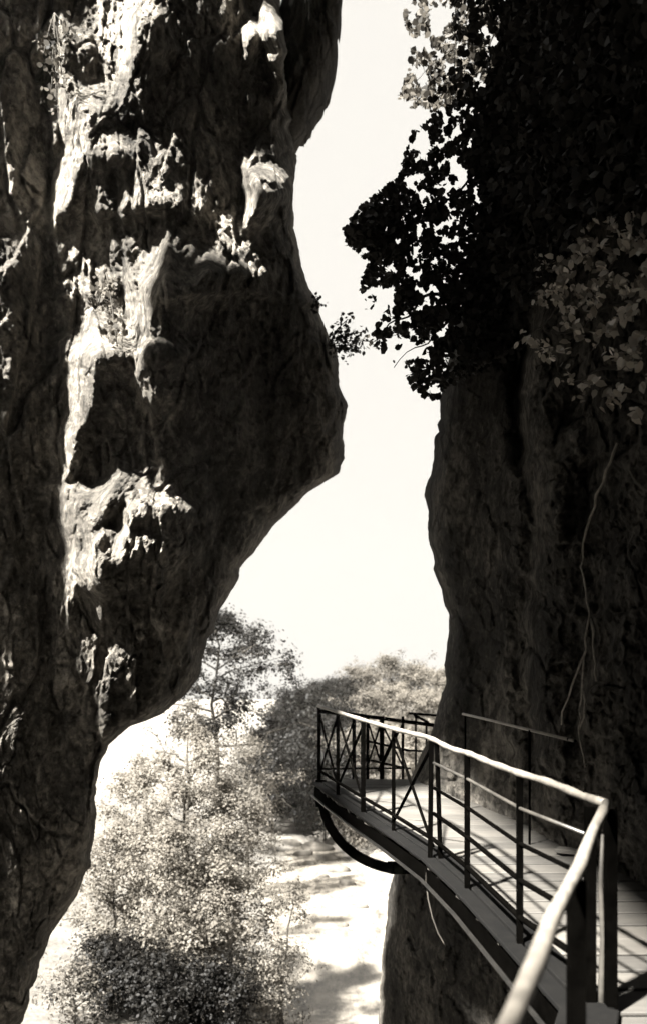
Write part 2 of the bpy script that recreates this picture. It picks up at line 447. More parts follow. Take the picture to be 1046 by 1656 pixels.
def build_sun_blocker():
    """unseen rock arch added left of and behind the viewer to shape the sun; its thick lintel keeps
    the right cliff in shade while low sun slips under it on to the path"""
    Vs, Fs, base = [], [], 0
    def loft(prof, zlo, zhi, nz, seed, amp=.45):
        nonlocal base
        p = np.array(prof + prof[:1], float); n = 90
        L = np.concatenate([[0], np.cumsum(np.linalg.norm(np.diff(p, axis=0), axis=1))]); sg = np.linspace(0, L[-1], n)
        px, py = np.interp(sg, L, p[:, 0]), np.interp(sg, L, p[:, 1]); c = np.array([px.mean(), py.mean()])
        f = np.linspace(0, 1, nz)[:, None]
        slant = (-3.6 - px)[None] * 1.6
        Z = (zlo + slant) * (1 - f) + zhi * f if seed == 1 else zlo + (zhi - zlo) * f + 0 * px[None]
        X = px[None] + amp * fbm(py[None] / 2.2 + Z * .1 + seed, Z / 3.5 + 3, 5) - amp * .3
        Y = py[None] + .3 * fbm(px[None] / 2 + 7, Z / 3 + px[None] * .2, 4)
        G = np.stack([X, Y, Z], -1)
        lo = np.broadcast_to(np.append(c, G[0, :, 2].mean()), (1, n, 3)); hi = np.broadcast_to(np.append(c, zhi), (1, n, 3))
        G = np.concatenate([lo, G, hi], 0)
        Vs.append(G.reshape(-1, 3)); Fs.append(grid_faces(G.shape[0], n) + base); base += G.shape[0] * n
    loft([(-3.6, -3.6), (-3.6, 6.9), (-4.2, 7.6), (-4.7, 6.6), (-4.7, -3.6)], 9.25, 20, 60, 1, .25)            # lintel
    loft([(-1.4, -11), (-3.0, -8), (-3.5, -3.6), (-4.9, -3.4), (-6.2, -6), (-5, -12)], -11, 20, 90, 2)          # leg behind the viewer
    loft([(-3.7, 5.9), (-3.8, 7.7), (-4.4, 8.2), (-4.7, 6.9), (-4.4, 5.7)], -11, 6.5, 70, 3, .2)                  # leg beside the cleft
    loft([(-3.7, 5.6), (-3.8, 7.7), (-4.4, 8.2), (-4.7, 6.9), (-4.4, 5.5)], 7.9, 13, 30, 5, .15)                       # nose of the lintel
    loft([(-3.6, -3.8), (-3.7, 6.2), (-4.3, 6.2), (-4.3, -3.8)], -11, 7.1, 50, 4, .2)                                  # sill
    o = obj('cliff', np.concatenate(Vs), np.concatenate(Fs), M['rock_back'], smooth=True)  # unseen blocker, shaped to shade the right cliff and let sun onto the deck
    tag(o, 'unseen rock arch added left of and behind the viewer to shape the sunlight', 'cliff', kind='structure')
build_sun_blocker()

# ------------------------------------------------------------------ ground, river
RIV = np.array([(-30, 3), (10, 3.0), (24, 2.2), (35, .9), (45, -.5), (55, -2.8), (65, -6.5), (80, -16), (120, -45), (300, -160), (3000, -1600)], float)
def river_x(y): return np.interp(y, RIV[:, 0], RIV[:, 1])
def ground_z(x, y):
    off = x - river_x(y)
    bank = 1.9 * sstep(2.6, 8.0, np.abs(off)) + .02 * np.clip(np.abs(off) - 6, 0, 200)
    z = -8.7 + bank + .35 * fbm(x / 6, y / 6, 4)
    z = z + 6.4 * np.exp(-((x - 9) / 13) ** 2 - ((y - 86) / 20) ** 2)            # wooded hill beyond the mouth of the gorge
    z = z + 2.0 * np.exp(-((x + 14) / 8) ** 2 - ((y - 45) / 22) ** 2)
    return z
def build_ground():
    xs = np.concatenate([-np.geomspace(3000, 30, 26), np.linspace(-28, 28, 140), np.geomspace(30, 3000, 26)])
    ys = np.concatenate([np.linspace(-60, 6, 12), np.linspace(8, 110, 190), np.geomspace(113, 3500, 26)])
    X, Y = np.meshgrid(xs, ys); Z = ground_z(X, Y)
    o = obj('ground', np.stack([X, Y, Z], -1).reshape(-1, 3), grid_faces(*X.shape), M['ground'], smooth=True)
    tag(o, 'pale gravel banks and valley floor beside the river', 'ground', kind='structure')
    yy = np.concatenate([np.linspace(0, 90, 90)])
    u = np.linspace(-1, 1, 9)
    X = river_x(yy)[:, None] + u[None] * 3.3; Y = np.repeat(yy[:, None], 9, 1)
    o = obj('river', np.stack([X, Y, 0 * X - 8.35], -1).reshape(-1, 3), grid_faces(*X.shape), M['water'], smooth=True)
    tag(o, 'bright shallow river running out of the gorge below the walkway', 'river', kind='structure')
build_ground()

# ------------------------------------------------------------------ walkway
LP = [(979, 3.79), (840, 4.65), (755, 5.75), (700, 6.62), (636, 7.64), (588, 8.55), (546, 9.6), (516, 10.6)]     # post pixel, distance
def wp(px, d, h):                       # a point h metres over the deck, seen in column px
    return np.array([(px - CX) * d / F, d, deck_z(d) + h])
lx = np.array([(p - CX) * d / F for p, d in LP]); ly = np.array([d for p, d in LP]); lx[0] = 1.215
def left_x(y):
    if y < 3.79: return 1.215 - (3.79 - y) * (1.33 - .40) / (3.79 - 1.65)
    return float(np.interp(y, ly, lx))
def right_x(y): return float(np.interp(y, [-3, 3, 4.5, 5.8, 6.8, 8.2, 9.6, 10.9, 11.2], [2.4, 2.35, 2.45, 2.4, 2.25, 2.05, 1.6, 1.3, 1.2]))
walk = empty('walkway', (1.3, 5.0, deck_z(5.0)))
tag(walk, 'planked cliffside walkway with iron railing and peeled wooden handrail', 'walkway')
def build_deck():
    mb = MB(); y = -2.0
    while y < 11.05:
        w = random.uniform(.2, .255); y1 = y + w
        a0, a1 = left_x(y) - .05 + random.uniform(-.03, .02), left_x(min(y1, 10.6)) - .05 + random.uniform(-.03, .02)
        if y < 3.6: a1 = a0 + (left_x(y1) - left_x(y))
        b0 = right_x(y) + random.uniform(-.06, .05); b1 = b0 + right_x(y1) - right_x(y)
        z0, z1 = deck_z(y) + random.uniform(-.004, .004), deck_z(y1) + random.uniform(-.004, .004)
        sk = random.uniform(-.008, .008)
        c = [(a0, y, z0 - .04), (b0, y + sk, z0 - .04), (b1, y1 + sk, z1 - .04), (a1, y1, z1 - .04), (a0, y, z0), (b0, y + sk, z0), (b1, y1 + sk, z1), (a1, y1, z1)]
        mb.hexa(c); y = y1 + random.uniform(.018, .04)
    mb.build('deck', M['plank'], walk, bevel=.004)
    yy = np.linspace(-2, 11.0, 120)                                               # dark sheet under the planks: shade of the gaps put into its colour
    V = np.array([[(left_x(v), v, deck_z(v) - .012), (right_x(v) - .08, v, deck_z(v) - .012)] for v in yy]).reshape(-1, 3)
    obj('seam_shade', V, grid_faces(120, 2), plain_mat('seam_shade', .001, .004, (9, 9, 9), 1, 0, .002), walk)
build_deck()
# edge beam under the outer ends of the planks, with a lip
pts = [np.array([left_x(y), y, deck_z(y)]) for y in [-1, 1.6] + list(ly)]
mb = MB()
for a, b in zip(pts[:-1], pts[1:]):
    o1, o2 = np.array([-.03, 0, -.102]), np.array([-.03, 0, -.102])
    mb.bar(a + o1, b + o2, .07, .12)
mb.build('edge_beam', M['iron'], walk)
mb = MB()
for a, b in zip(pts[:-1], pts[1:]):
    mb.bar(a + np.array([-.10, 0, -.15]), b + np.array([-.10, 0, -.15]), .02, .02)
mb.build('beam_flange', plain_mat('worn_steel', .002, .012, (9, 9, 9), .5, .4, .003), walk)
mb = MB()
for a, b in zip(pts[:-1], pts[1:]):
    mb.bar(a + np.array([.10, 0, .022]), b + np.array([.10, 0, .022]), .15, .034)
mb.build('edge_board', plain_mat('edge_wood', .0005, .0035, (7, 7, 7), .85, .1, .01), walk, bevel=.006)
mb = MB()
for a, b in zip(pts[:-1], pts[1:]):
    mb.bar(a + np.array([-.045, 0, .020]), b + np.array([-.045, 0, .020]), .11, .03)
mb.build('edge_board', plain_mat('outer_edge_wood', .0005, .003, (7, 7, 7), .85, .1, .01), walk, bevel=.006)
for y in np.arange(-1, 11, 1.15):
    MB().bar((left_x(y) + .02, y, deck_z(y) - .115), (right_x(y) + .3, y, deck_z(y) - .09), .09, .09).build('cross_beam', M['iron'], walk)
# end beam at the far end
mb = MB(); mb.bar((-.10, 10.72, deck_z(10.72) - .16), (1.35, 11.05, deck_z(11.05) - .16), .12, .24); mb.build('end_beam', M['iron'], walk)

# handrail: peeled log, wavy
def rail_d(px): return float(np.interp(px, [p for p, d in LP][::-1], [d for p, d in LP][::-1]))
top2 = [(980, 1300), (940, 1287), (907, 1273), (880, 1263), (842, 1252), (815, 1242), (790, 1233), (770, 1224), (755, 1218), (738, 1214), (722, 1208), (706, 1199),
        (690, 1192), (668, 1187), (640, 1180), (612, 1172), (588, 1165), (560, 1156), (540, 1150), (515, 1142)]
hp = [P(x, y, rail_d(x)) for x, y in top2]
def smooth_line(pts, n=6):
    pts = np.array(pts); t = np.arange(len(pts)); tt = np.linspace(0, len(pts) - 1, (len(pts) - 1) * n + 1)
    return [np.array([np.interp(v, t, pts[:, k]) for k in range(3)]) for v in tt]
hp_s = smooth_line(hp, 3)
mb = MB(); mb.tube(hp_s, [.021 + .0025 * math.sin(i * 1.7) for i in range(len(hp_s))], 12)
mb.build('handrail', M['hand_wood'], walk, smooth=True)
corner = hp[0]
near = [corner]
e1 = P(840, 1612, 1.65); dirv = (e1 - corner)
for k in range(1, 13): near.append(corner + dirv * (k * .13) + np.array([.004 * math.sin(k * 1.9), 0, .006 * math.sin(k * 1.3)]))
mb = MB(); mb.tube(near, [.022 + .002 * math.sin(i * 2.1) for i in range(len(near))], 14)
mb.build('handrail', M['hand_wood'], walk, smooth=True)

def rail_top(px): 
    a = np.array(top2, float)[::-1]; return float(np.interp(px, a[:, 0], a[:, 1]))
def post(px, d, w=.04, base=-.2, off=0):
    top = P(px, rail_top(px), d)
    b = np.array([top[0] + off, d, deck_z(d) + base])
    MB().bar(top + np.array([0, 0, -.02]), b, w, w, (0, 1, 0)).build('post', M['iron'], walk)
for px, d in LP[1:]:
    if px == 700:
        post(697, d, .036, 0, -.01); post(706, d - .05, .034, 0, .03)
    elif px == 588:
        post(587, d, .05); 
    else:
        post(px, d, {840: .034, 755: .036, 636: .034, 546: .042, 516: .045}[px])
MB().bar(P(954, 1306, 3.86), np.array([(954 - CX) * 3.86 / F, 3.86, deck_z(3.86) - .1]), .046, .045, (0, 1, 0)).build('corner_post', M['iron'], walk)
MB().bar(P(987, 1310, 3.82), np.array([(987 - CX) * 3.82 / F, 3.82, deck_z(3.82) - .1]), .05, .05, (0, 1, 0)).build('corner_post', M['iron'], walk)
mb = MB(); mb.tube([P(974, 1350, 3.84), P(971, 1430, 3.85), P(975, 1520, 3.85), P(972, 1600, 3.85), P(973, 1660, 3.85)], [.007, .012, .014, .016, .016], 7)
mb.build('stay_bar', plain_mat('rusty_bar', .02, .06, (10, 10, 10), .7, .2, .004), walk, smooth=True)
# near section of railing: posts below the near rail (just under the frame edge) and lower rail
for k in (.55, 1.15):
    p = corner + dirv * k
    MB().bar(p + np.array([0, 0, -.03]), np.array([p[0], p[1], deck_z(p[1]) - .1]), .05, .05, (0, 1, 0)).build('post', M['iron'], walk)

def rail(h, i0, i1, r, mat, ext=True):
    pl = []
    for px, d in ([(952, 3.95)] + LP[1:] if i0 == 0 else LP)[i0:i1]:
        pl.append(np.array([(px - CX) * d / F, d - .03, deck_z(d) + h]))
    MB().tube(pl, r, 6).build('lower_rail', mat, walk, smooth=True)
bright_iron = plain_mat('polished_iron', .02, .07, (9, 9, 9), .4, .5, .002)
rail(.815, 0, 4, .011, bright_iron)
rail(.61, 0, 4, .013, M['iron'])
rail(.40, 0, 4, .016, M['iron'])
rail(.185, 0, 8, .018, M['iron'])
def brace(a, b, r=.013):
    MB().bar(a, b, r * 2, r * 1.2, (0, 1, 0)).build('brace', M['iron'], walk)
def at(px, d, h): return np.array([(px - CX) * d / F, d, deck_z(d) + h])
for (pa, da), (pb, db) in ((LP[3], LP[4]), (LP[5], LP[6]), (LP[6], LP[7])):
    brace(at(pa, da, .97), at(pb, db, .12)); brace(at(pa, da, .12), at(pb, db, .97))
brace(at(640, 7.55, .97), at(612, 8.0, .55))
# far end railing
fe = 11.15
brail = [P(515, 1150, 10.65), P(577, 1157, fe), P(617, 1162, fe), P(660, 1168, fe + .1), P(700, 1173, fe + .2)]
MB().tube(brail, .026, 8).build('end_rail', M['iron'], walk, smooth=True)
for px, w in ((572, .05), (594, .045), (617, .06), (651, .035)):
    MB().bar(P(px, 1159, fe), P(px, 1262, fe), w, w, (0, 1, 0)).build('end_post', M['iron'], walk)
for y0, y1 in ((1198, 1214), (1228, 1244)):
    MB().tube([P(590, y0, fe), P(660, y1, fe)], .018, 6).build('end_rail', M['iron'], walk)
MB().tube([P(518, 1244, 10.7), P(600, 1243, fe), P(664, 1243, fe)], .014, 6).build('end_rail', M['iron'], walk)
for a, b in (((594, 1165), (617, 1240)), ((617, 1165), (594, 1240)), ((617, 1240), (651, 1170)), ((617, 1170), (651, 1240)), ((546, 1160), (572, 1240)), ((572, 1165), (546, 1240))):
    MB().bar(P(*a, fe), P(*b, fe), .024, .016, (0, 1, 0)).build('brace', M['iron'], walk)
# curved bracket under the far corner
arc = []
for k in range(21):
    a = math.pi / 2 * k / 20
    px = 652 - 132 * math.cos(a) ** 1.0; py = 1283 + 123 * math.sin(a)
    arc.append(P(px, py, 10.6 - .75 * k / 20))
mb = MB()
for a, b in zip(arc[:-1], arc[1:]):
    pass
V = []; Fq = []
for k, p in enumerate(arc):
    t = arc[min(k + 1, 20)] - arc[max(k - 1, 0)]; t /= np.linalg.norm(t)
    s = np.array([0, 1.0, 0]); u = np.cross(t, s); u /= np.linalg.norm(u)
    for a, b in ((-1, -1), (1, -1), (1, 1), (-1, 1)): V.append(p + u * a * .056 + s * b * .05)
for k in range(20):
    for i in range(4):
        j = (i + 1) % 4; Fq.append((k * 4 + i, k * 4 + j, k * 4 + 4 + j, k * 4 + 4 + i))
Fq += [(3, 2, 1, 0), (80, 81, 82, 83)]
obj('curved_bracket', np.array(V), Fq, M['iron'], walk, smooth=False)
MB().bar(P(519, 1262, 10.6), P(519, 1305, 10.6), .14, .12, (0, 1, 0)).build('bracket_plate', M['iron'], walk)
MB().bar(P(630, 1404, 9.9), P(760, 1404, 10.6), .12, .14, (0, 0, 1)).build('bracket_foot', M['iron'], walk)

# loose board lying at the wall side of the deck
MB().bar(np.array([2.0, 6.9, deck_z(6.9) + .03]), np.array([2.33, 6.75, deck_z(6.75) + .03]), .16, .035).build('loose_board', M['plank'], None, bevel=.004)
tag(bpy.data.objects['loose_board'], 'short pale loose board lying on the walkway planks against the cliff', 'board')

# iron handrail fixed along the cliff
wr = empty('wall_handrail', P(752, 1260, 9.2))
tag(wr, 'thin iron handrail on slim uprights in front of the right cliff', 'handrail')
MB().tube([P(748, 1155, 8.9), P(800, 1167, 8.0), P(860, 1182, 7.2), P(926, 1198, 6.5)], .014, 8).build('bar', plain_mat('galvanised_bar', .25, .5, (9, 9, 9), .45, .5, .002), wr, smooth=True)
for px, d, y0 in ((752, 8.85, 1156), (856, 7.22, 1181)):
    yb = HZ + (EYE - deck_z(d)) * F / d
    MB().tube([P(px, y0, d), P(px, yb, d)], .011, 6).build('upright', M['iron'], wr)
MB().tube([P(918, 1196, 6.55), P(930, 1199, 6.75)], .012, 6).build('wall_pin', M['iron'], wr)

# railing further on round the corner of the rock
fr = empty('railing', P(672, 1250, 13.5))
tag(fr, 'distant iron railing half hidden behind the foot of the right cliff', 'railing')
MB().tube([P(662, 1154, 13.5), P(712, 1158, 14.2)], .022, 6).build('rail', M['iron'], fr)
MB().tube([P(670, 1157, 13.5), P(692, 1169, 12.4)], .02, 6).build('rail', M['iron'], fr)
MB().tube([P(655, 1214, 13.5), P(700, 1216, 13.8)], .02, 6).build('rail', M['iron'], fr)
for px, y1 in ((672, 1250), (689, 1222)):
    MB().tube([P(px, 1156 if px == 672 else 1165, 13.5), P(px, y1, 13.5)], .018, 6).build('post', M['iron'], fr)

# bent wire under the walkway
w = [P(690, 1395, 6.6), P(689, 1425, 6.6), P(692, 1455, 6.6), P(699, 1485, 6.6), P(708, 1510, 6.6), P(720, 1531, 6.6)]
tag(MB().tube(smooth_line(w, 3), .007, 6).build('wire', plain_mat('pale_wire', .05, .09, (9, 9, 9), .4, .5, .001), None, smooth=True),
    'pale bent wire hanging below the edge of the walkway', 'wire')

# ------------------------------------------------------------------ foliage
def leaf_mesh(name, C, size, mat, parent, up_bias=.3, face=None, kind='quad', aspect=.6, seed=0, droop=0, out=None):
    r = np.random.default_rng(seed); n = len(C); C = np.asarray(C)
    nrm = r.normal(size=(n, 3)); nrm[:, 2] += up_bias
    if face is not None: nrm += np.asarray(face)
    if out is not None: nrm = nrm * .4 + out
    nrm /= np.linalg.norm(nrm, axis=1, keepdims=True)
    tv = r.normal(size=(n, 3)); tv[:, 2] -= droop
    t = tv - nrm * (tv * nrm).sum(1, keepdims=True); t /= np.linalg.norm(t, axis=1, keepdims=True) + 1e-9
    b = np.cross(nrm, t)
    s = (size * r.uniform(.5, 1.35, n))[:, None] if np.isscalar(size) else (size * r.uniform(.75, 1.2, n))[:, None]
    if kind == 'quad':
        prof = [(-.5, 0, 0), (0, -.5, .08), (.5, 0, 0), (0, .5, .08)]
    else:
        prof = [(-.5, 0, 0), (-.28, -.40, .05), (.12, -.46, .07), (.55, 0, -.06), (.12, .46, .07), (-.28, .40, .05)]
    V = np.stack([C + s * (a * t + bb * aspect * b + c * nrm) for a, bb, c in prof], 1).reshape(-1, 3)
    k = len(prof); Fc = np.arange(n * k).reshape(n, k)
    return obj(name, V, Fc, mat, parent)

def make_tree(name, base, height, crown_r, crown_from, nlimb, nleaf, leaf, mat, seed, sigma=.3, lean=(0, 0), top_r=.35, upness=.6, trunk_r=None, aspect=.6, nsub=4):
    r = random.Random(seed); nr = np.random.default_rng(seed)
    base = np.array(base, float)
    root = empty(name, base)
    mb = MB(); tr = trunk_r or height * .014
    tp = []
    for k in range(9):
        f = k / 8
        tp.append(base + np.array([lean[0] * f * height + r.uniform(-.03, .03) * height * f, lean[1] * f * height + r.uniform(-.03, .03) * height * f, f * height * .96 - (.3 if k == 0 else 0)]))
    mb.tube(tp, [tr * (1.25 if k == 0 else 1 - .85 * k / 8) for k in range(9)], 7)
    clumps = []
    for i in range(nlimb):
        f = crown_from + (1 - crown_from) * ((i + r.random()) / nlimb) ** .9
        f = min(f, .99); k = f * 8; a = int(min(k, 7)); o = tp[a] + (tp[a + 1] - tp[a]) * (k - a)
        az = i * 2.399 + r.uniform(-.4, .4)
        rel = (f - crown_from) / (1 - crown_from)
        rad = crown_r * (math.sin(math.pi * (.22 + .70 * rel)) ** .8 * (1 - top_r * rel)) * r.uniform(.65, 1.15)
        dirv = np.array([math.cos(az), math.sin(az), upness * r.uniform(.5, 1.3)])
        lp = [o]
        for j in range(1, 5):
            lp.append(o + dirv * rad * j / 4 + nr.normal(size=3) * rad * .05 * j + np.array([0, 0, -.04 * rad * j * j / 4]))
        mb.tube(lp, [tr * .42 * (1 - rel * .6) * (1 - .8 * j / 4) + .006 for j in range(5)], 5)
        clumps += [(lp[3], 1), (lp[4], 1), (lp[2], .6)]
        for q in range(nsub):
            st = lp[1 + q % 4]; d2 = dirv + nr.normal(size=3) * .7
            en = st + d2 * rad * r.uniform(.22, .5)
            mb.tube([st, (st + en) / 2 + nr.normal(size=3) * rad * .03, en], [tr * .15 + .004, tr * .1 + .004, .004], 4)
            clumps += [(en, 1), ((st + en) / 2, .6)]
    clumps.append((tp[-1], 1))
    mb.build('trunk', M['bark'], root, smooth=True)
    cs = np.array([c for c, w in clumps]); ws = np.array([w for c, w in clumps]); ws = ws / ws.sum()
    pick = nr.choice(len(cs), nleaf, p=ws)
    off = nr.normal(size=(nleaf, 3)) * np.array([1, 1, .75]) * nr.uniform(.4, 1.2, (nleaf, 1))
    C = cs[pick] + off * sigma
    axis = base + np.array([0, 0, height * .45]); rd = (cs[pick] - axis) * np.array([1, 1, .6])
    rd /= np.linalg.norm(rd, axis=1, keepdims=True) + 1e-6
    on = off / (np.linalg.norm(off, axis=1, keepdims=True) + 1e-6)
    leaf_mesh('crown', C, leaf, mat, root, .5, None, 'quad', aspect, seed, 0, on * .9 + rd * .5 + np.array([0, 0, .35]))
    return root

def copy_tree(o, loc, rz, sc):
    c = o.copy(); COL.objects.link(c)
    for ch in o.children:
        k = ch.copy(); COL.objects.link(k); k.parent = c
    c.location = tuple(float(v) for v in loc); c.rotation_euler = (0, 0, rz); c.scale = (sc, sc, sc * random.uniform(.92, 1.08))
    return c
def on_ground(px, d):
    x = (px - CX) * d / F; return np.array([x, d, float(ground_z(np.array(x), np.array(d)))])
def top_height(px, py, d):
    return (EYE - (py - HZ) * d / F) - on_ground(px, d)[2]

# pale feathery trees on the left bank
G1 = 'pale feathery trees on the left bank'
def bank_tree(px, top, d, cr, seed, label, mat='leaf_pale', nleaf=13000, leaf=.10, cf=.1, grp=G1, sigma=.27, **k):
    b = on_ground(px, d); h = top_height(px, top, d)
    t = make_tree('tree', b, h, cr, cf, k.pop('nlimb', 20), nleaf, leaf, M[mat], seed, sigma, **k)
    tag(t, label, 'tree', grp); return t
bank_tree(305, 1186, 24.5, 1.8, 11, 'tallest pale feathery tree standing in the middle of the left bank clump')
bank_tree(225, 1222, 26, 1.6, 12, 'pale feathery tree next to the edge of the left cliff')
bank_tree(372, 1262, 25, 1.4, 13, 'pale feathery tree on the river side of the clump, beside the bright water')
bank_tree(185, 1330, 24, 1.3, 14, 'short pale tree tucked under the foot of the left cliff', nleaf=8000)
bank_tree(270, 1330, 23, 1.5, 15, 'pale leafy tree in front of the tallest tree, above the dark bush', nleaf=10000)
bank_tree(350, 1390, 23, 1.4, 16, 'low pale tree leaning over the bank above the dark bush', nleaf=10000)
bank_tree(445, 1425, 23.5, 1.0, 17, 'slender sapling with sparse leaves at the edge of the bright river', mat='leaf_mid', nleaf=2600, leaf=.09, grp=None, sigma=.22, nlimb=12, lean=(.1, 0))
# tall dark open tree
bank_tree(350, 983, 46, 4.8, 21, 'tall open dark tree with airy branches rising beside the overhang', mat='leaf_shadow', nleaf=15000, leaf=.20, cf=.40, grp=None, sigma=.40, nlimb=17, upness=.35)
bank_tree(300, 1128, 31, 1.5, 22, 'mid grey tree with a crooked branch just right of the overhang tip', mat='leaf_mid', nleaf=3500, leaf=.10, cf=.4, grp=None, nlimb=14)
bank_tree(400, 1185, 40, 2.2, 23, 'rounded light tree between the tall dark tree and the wooded hill', mat='leaf_mid', nleaf=6000, leaf=.13, grp=None)

# shrubs
def bush(px, top, d, w, seed, label, mat, nleaf=3500, leaf=.09, grp=None, name='shrub'):
    b = on_ground(px, d); h = max(.8, top_height(px, top, d))
    t = make_tree(name, b, h, w, .05, 16, nleaf, leaf, M[mat], seed, .24, upness=.5, trunk_r=.04, top_r=.2)
    return tag(t, label, 'shrub', grp)
G2 = 'dark shrubs at the foot of the left bank'
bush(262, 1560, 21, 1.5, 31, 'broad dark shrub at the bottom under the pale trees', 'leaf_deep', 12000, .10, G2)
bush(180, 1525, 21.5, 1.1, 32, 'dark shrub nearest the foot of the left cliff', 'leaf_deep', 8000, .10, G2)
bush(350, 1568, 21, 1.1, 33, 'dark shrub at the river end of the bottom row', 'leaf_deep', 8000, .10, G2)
bush(120, 1560, 20, .7, 34, 'small grey shrub alone on the pale ground in the lower left corner', 'leaf_mid', 1600)
bush(430, 1545, 22.5, .8, 35, 'small light shrub at the water edge below the sapling', 'leaf_pale', 1800)
bush(448, 1272, 64, 2.9, 41, 'light round shrub on the far river bank below the dark wood', 'leaf_pale', 8000, .18)
bush(505, 1296, 62, 2.4, 42, 'grey shrub on the far bank beside the walkway corner', 'leaf_mid', 6000, .18)
bush(578, 1318, 53, 2.2, 43, 'pale shrub seen through the curved bracket', 'leaf_pale', 7000, .15)
bush(622, 1335, 50, 1.8, 44, 'pale shrub at the foot of the right cliff behind the bracket', 'leaf_pale', 6000, .14)
bush(545, 1285, 66, 2.6, 45, 'dark shrub behind the far end of the walkway', 'leaf_deep', 6000, .18)

# wood on the hill
G3 = 'trees of the wooded hill beyond the gorge'
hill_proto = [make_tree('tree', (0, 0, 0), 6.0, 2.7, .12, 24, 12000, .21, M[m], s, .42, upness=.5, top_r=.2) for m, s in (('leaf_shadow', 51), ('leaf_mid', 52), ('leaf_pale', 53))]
HT = [(455, 1165, 66, 0, 'leftmost dark tree of the wooded hill, beside the rounded light tree'), (482, 1132, 70, 0, 'dark tree on the left shoulder of the hill'),
      (515, 1112, 74, 0, 'dark tree rising behind the walkway corner post'), (548, 1098, 78, 0, 'dark tree on the hill crest above the walkway corner'),
      (585, 1086, 82, 1, 'grey tree on the hill crest left of its highest point'), (628, 1075, 86, 1, 'highest grey tree on the crest of the wooded hill'),
      (668, 1080, 86, 2, 'light tree on the crest right of the highest point'), (708, 1086, 86, 2, 'light tree touching the edge of the right cliff'),
      (640, 1112, 74, 2, 'light tree in front of the hill crest, above the handrail'), (690, 1118, 74, 2, 'light tree low on the hill, beside the right cliff'),
      (595, 1128, 70, 1, 'grey tree low on the hill behind the railing braces'), (545, 1145, 66, 0, 'dark tree low on the hill behind the first railing panel'),
      (490, 1178, 62, 0, 'dark tree at the bottom of the hill left of the railing'), (620, 1165, 64, 2, 'light tree seen through the end railing'),
      (745, 1090, 88, 1, 'grey tree mostly hidden behind the right cliff'), (575, 1180, 60, 1, 'grey tree seen through the crossed braces'), (665, 1190, 60, 2, 'light tree behind the distant railing'),
      (440, 1215, 58, 0, 'dark low tree above the light round shrub'), (525, 1215, 56, 0, 'dark low tree just behind the corner post foot')]
used = [False] * 3
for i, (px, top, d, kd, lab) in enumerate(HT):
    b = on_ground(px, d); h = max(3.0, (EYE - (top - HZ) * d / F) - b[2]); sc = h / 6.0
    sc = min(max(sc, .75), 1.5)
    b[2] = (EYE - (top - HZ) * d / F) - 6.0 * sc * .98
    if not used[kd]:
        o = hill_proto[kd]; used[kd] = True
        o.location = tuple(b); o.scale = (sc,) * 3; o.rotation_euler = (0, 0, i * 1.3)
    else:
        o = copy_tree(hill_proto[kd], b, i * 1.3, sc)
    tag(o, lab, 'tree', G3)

# boulders on the shore
G4 = 'boulders along the river edge'
bd = [(470, 1368, .9, 'flat pale boulder at the river edge, first from the shrub'), (492, 1384, .7, 'angular boulder standing in the shallows'), (512, 1376, 1.1, 'largest pale boulder just left of the bracket'),
      (530, 1392, .7, 'boulder under the curve of the bracket'), (455, 1385, .5, 'small boulder alone in the bright water'), (545, 1410, .8, 'dark boulder below the bracket curve'),
      (500, 1400, .45, 'small stone in front of the largest boulder'), (430, 1372, .5, 'small boulder at the left side of the shallows'),
      (478, 1402, .35, 'lone small stone midway between the sapling and the bracket'), (560, 1432, .5, 'low stone in the river below the lowest part of the bracket'), (524, 1420, .3, 'tiny stone in the open water under the bracket'),
      (585, 1470, .35, 'small stone near the dark foot of the right cliff'), (555, 1500, .3, 'tiny stone in the nearest stretch of bright water'), (445, 1352, .6, 'boulder at the far bend of the river below the light round shrub')]
for i, (px, py, s, lab) in enumerate(bd):
    d = (EYE + 8.4) * F / (py - HZ)
    c = np.array([(px - CX) * d / F, d, -8.35])
    nu, nv = 14, 9; V = []
    r = np.random.default_rng(i); 
    for a in range(nv):
        th = math.pi * a / (nv - 1)
        for b in range(nu):
            ph = 2 * math.pi * b / nu
            v = np.array([math.sin(th) * math.cos(ph) * 1.0, math.sin(th) * math.sin(ph) * .7, math.cos(th) * .5])
            k = 1 + .35 * float(fbm(np.array(v[0] * 1.4 + i * 3), np.array(v[1] * 1.4 + v[2] * 1.7), 3))
            V.append(c + v * s * k)
    Fc = [(a * nu + b, (a + 1) * nu + b, (a + 1) * nu + (b + 1) % nu, a * nu + (b + 1) % nu) for a in range(nv - 1) for b in range(nu)]
    tag(obj('boulder', np.array(V), np.array(Fc), M['stone']), lab, 'boulder', G4)

